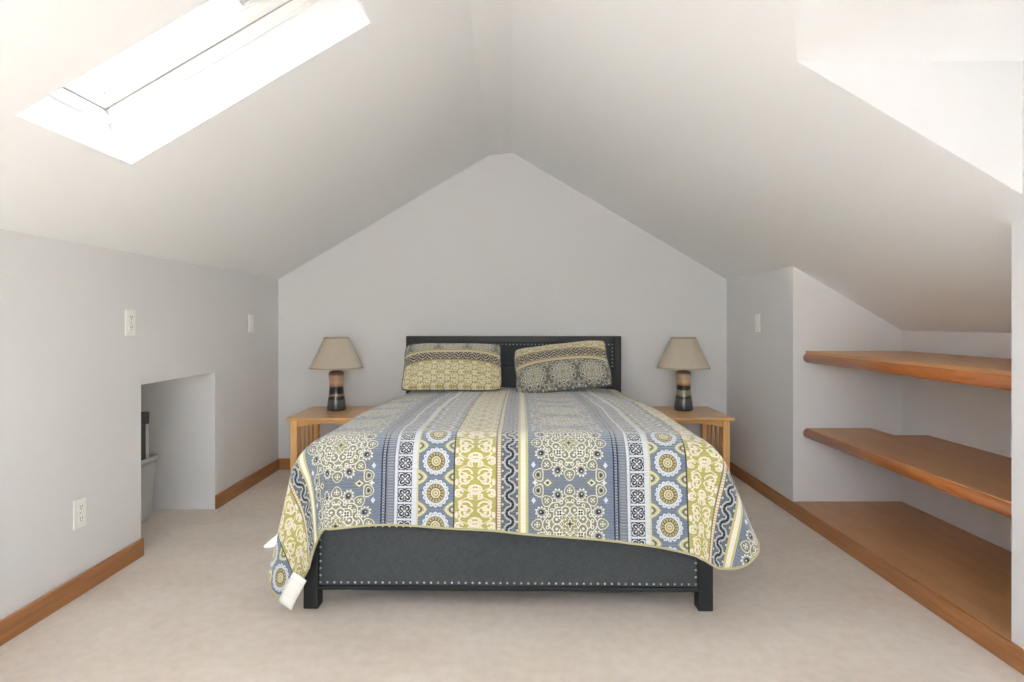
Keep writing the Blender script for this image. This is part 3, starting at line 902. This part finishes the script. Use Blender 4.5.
def mk_shade():
    m = newmat('shade_linen'); x, y, z, v = objco()
    n1 = noisef(v, 260, 2, (1, 1, .1)); n2 = noisef(v, 260, 2, (.15, .15, 1))
    c = ramp(n1*.5 + n2*.5, [(.35, lin('#d6cab6')), (.65, lin('#e6dccb'))])
    p = finish(c, .9, bump=n1 + n2, bstr=.12, bdist=.001, spec=.2)
    out = [n for n in T.nt.nodes if n.type == 'OUTPUT_MATERIAL'][0]
    tr = _n('ShaderNodeBsdfTranslucent'); tr.inputs[0].default_value = lin('#c8b8a0')
    mxn = _n('ShaderNodeMixShader'); mxn.inputs[0].default_value = .18
    T.nt.links.new(p.outputs[0], mxn.inputs[1]); T.nt.links.new(tr.outputs[0], mxn.inputs[2]); T.nt.links.new(mxn.outputs[0], out.inputs[0])
    return m
SHADE = mk_shade()
SHTRIM = mat_plain('shade_trim_cloth', lin('#bfae97'), .9)
def lamp(label, x, y, gl, rz, body_label):
    t = thing('table_lamp', label, 'lamp', (x, y, .487), rz)
    prof = [(.0, 0), (.062, 0), (.066, .004), (.0665, .018), (.063, .05), (.057, .09), (.0515, .13), (.0495, .165), (.051, .20), (.0545, .235), (.0555, .255), (.053, .272), (.046, .281), (.030, .287), (.0, .288)]
    n = 48
    o = MB().lathe(prof[1:-1], n).build('base', gl, t, smooth=True); tag(o, body_label)
    MB().lathe([(.013, .286), (.013, .31), (.016, .312), (.016, .345), (.013, .35)], 20).build('socket', BRASS, t, smooth=True)
    z0, z1, r0, r1 = .303, .527, .187, .085
    MB().lathe([(r0, z0), (r1, z1), (r1 - .0025, z1), (r0 - .0025, z0), (r0, z0)], 64, False, False).build('shade', SHADE, t, smooth=True)
    sh = t.children[-1]
    sh.modifiers.new('e', 'EDGE_SPLIT')
    MB().lathe([(r0 + .0015, z0), (r0 - .0026, z0 + .010), (r0 - .0066, z0 + .010), (r0 - .004, z0), (r0 + .0015, z0)], 64, False, False).build('trim', SHTRIM, sh, smooth=True)
    MB().lathe([(r1 + .0046, z1 - .009), (r1 + .0015, z1 + .001), (r1 - .004, z1 + .001), (r1 - .001, z1 - .009), (r1 + .0046, z1 - .009)], 64, False, False).build('trim', SHTRIM, sh, smooth=True)
    mb = MB()
    for k in range(3):
        a = 2*PI*k/3 + .4; mb.tube([(0, 0, z1 - .02), (math.cos(a)*r1*.97, math.sin(a)*r1*.97, z1 - .012)], .002, 6)
    mb.tube([(0, 0, .345), (0, 0, z1 - .005)], .0025, 6)
    mb.build('harp', BRASS, t, smooth=True)
    return t
lamp('beige-shaded table lamp on the left nightstand, stoneware base with black bands', -1.274, 4.355, GL_A, .3, 'brown, cream and black glazed stoneware base')
lamp('beige-shaded table lamp on the right nightstand, stoneware base with an olive-grey band', 1.245, 4.355, GL_B, 1.1, 'cream, olive and dark grey glazed stoneware base')

# care tag placement (hangs from the left corner of the hem)
tip = quilt_pos(*corner_round(-1.15, hem_b(UL)))
ctag.location = (-.770, -1.205, .178)
ctag.rotation_euler = (0, math.radians(27), math.radians(-12))

# ------------------------------------------------------------------ light
sun = bpy.data.lights.new('sun', 'SUN'); so = bpy.data.objects.new('sun', sun); C.objects.link(so)
sd = Vector((.078, .632, -1)).normalized()
so.rotation_euler = sd.to_track_quat('-Z', 'Y').to_euler(); so.location = (0, -2, 6)
sun.energy = 46; sun.angle = math.radians(.6); sun.color = (1, .992, .982)
w = bpy.data.worlds.new('sky'); S.world = w; w.use_nodes = True
T.nt = w.node_tree; T.nt.nodes.clear()
sky = _n('ShaderNodeTexSky'); sky.sky_type = 'NISHITA'; sky.sun_disc = False; sky.sun_elevation = math.radians(54); sky.sun_rotation = 0
mixn = over(E(sky.outputs[0]), (1.0, 1.0, 1.0, 1), .85)
bg = _n('ShaderNodeBackground'); ow = _n('ShaderNodeOutputWorld')
T.nt.links.new(mixn.v, bg.inputs[0]); bg.inputs[1].default_value = 3.2
T.nt.links.new(bg.outputs[0], ow.inputs[0])
def portal(name, loc, rot, sx, sy):
    l = bpy.data.lights.new(name, 'AREA'); l.shape = 'RECTANGLE'; l.size = sx; l.size_y = sy
    l.cycles.is_portal = True
    o = bpy.data.objects.new(name, l); C.objects.link(o); o.location = loc; o.rotation_euler = rot
portal('skylight_portal', sk((HX0 + HX1)/2, (HY0 + HY1)/2, .31), (-nL).to_track_quat('-Z', 'Y').to_euler(), 1.0, 1.0)
for q_, n__ in (RW1,): portal('added_roof_portal', q_, n__.to_track_quat('-Z', 'Y').to_euler(), 1.1, 1.1)
portal('added_rear_portal', (0, YN - .07, 1.40), Vector((0, 1, 0)).to_track_quat('-Z', 'Y').to_euler(), 2.2, .8)

# ------------------------------------------------------------------ camera
cam = bpy.data.cameras.new('camera'); co = bpy.data.objects.new('camera', cam); C.objects.link(co)
co.location = (0, 0, 1.125); co.rotation_euler = (PI/2, 0, 0)
cam.sensor_width = 36; cam.lens = 600/1024*36; cam.shift_y = -19/1024; cam.clip_start = .05
S.camera = co
S.view_settings.view_transform = 'Standard'; S.view_settings.look = 'None'
S.view_settings.gamma = 1; S.view_settings.use_curve_mapping = False
S.view_settings.exposure = 1.62
S.cycles.use_denoising = True
S.cycles.max_bounces = 14; S.cycles.diffuse_bounces = 10; S.cycles.transparent_max_bounces = 12
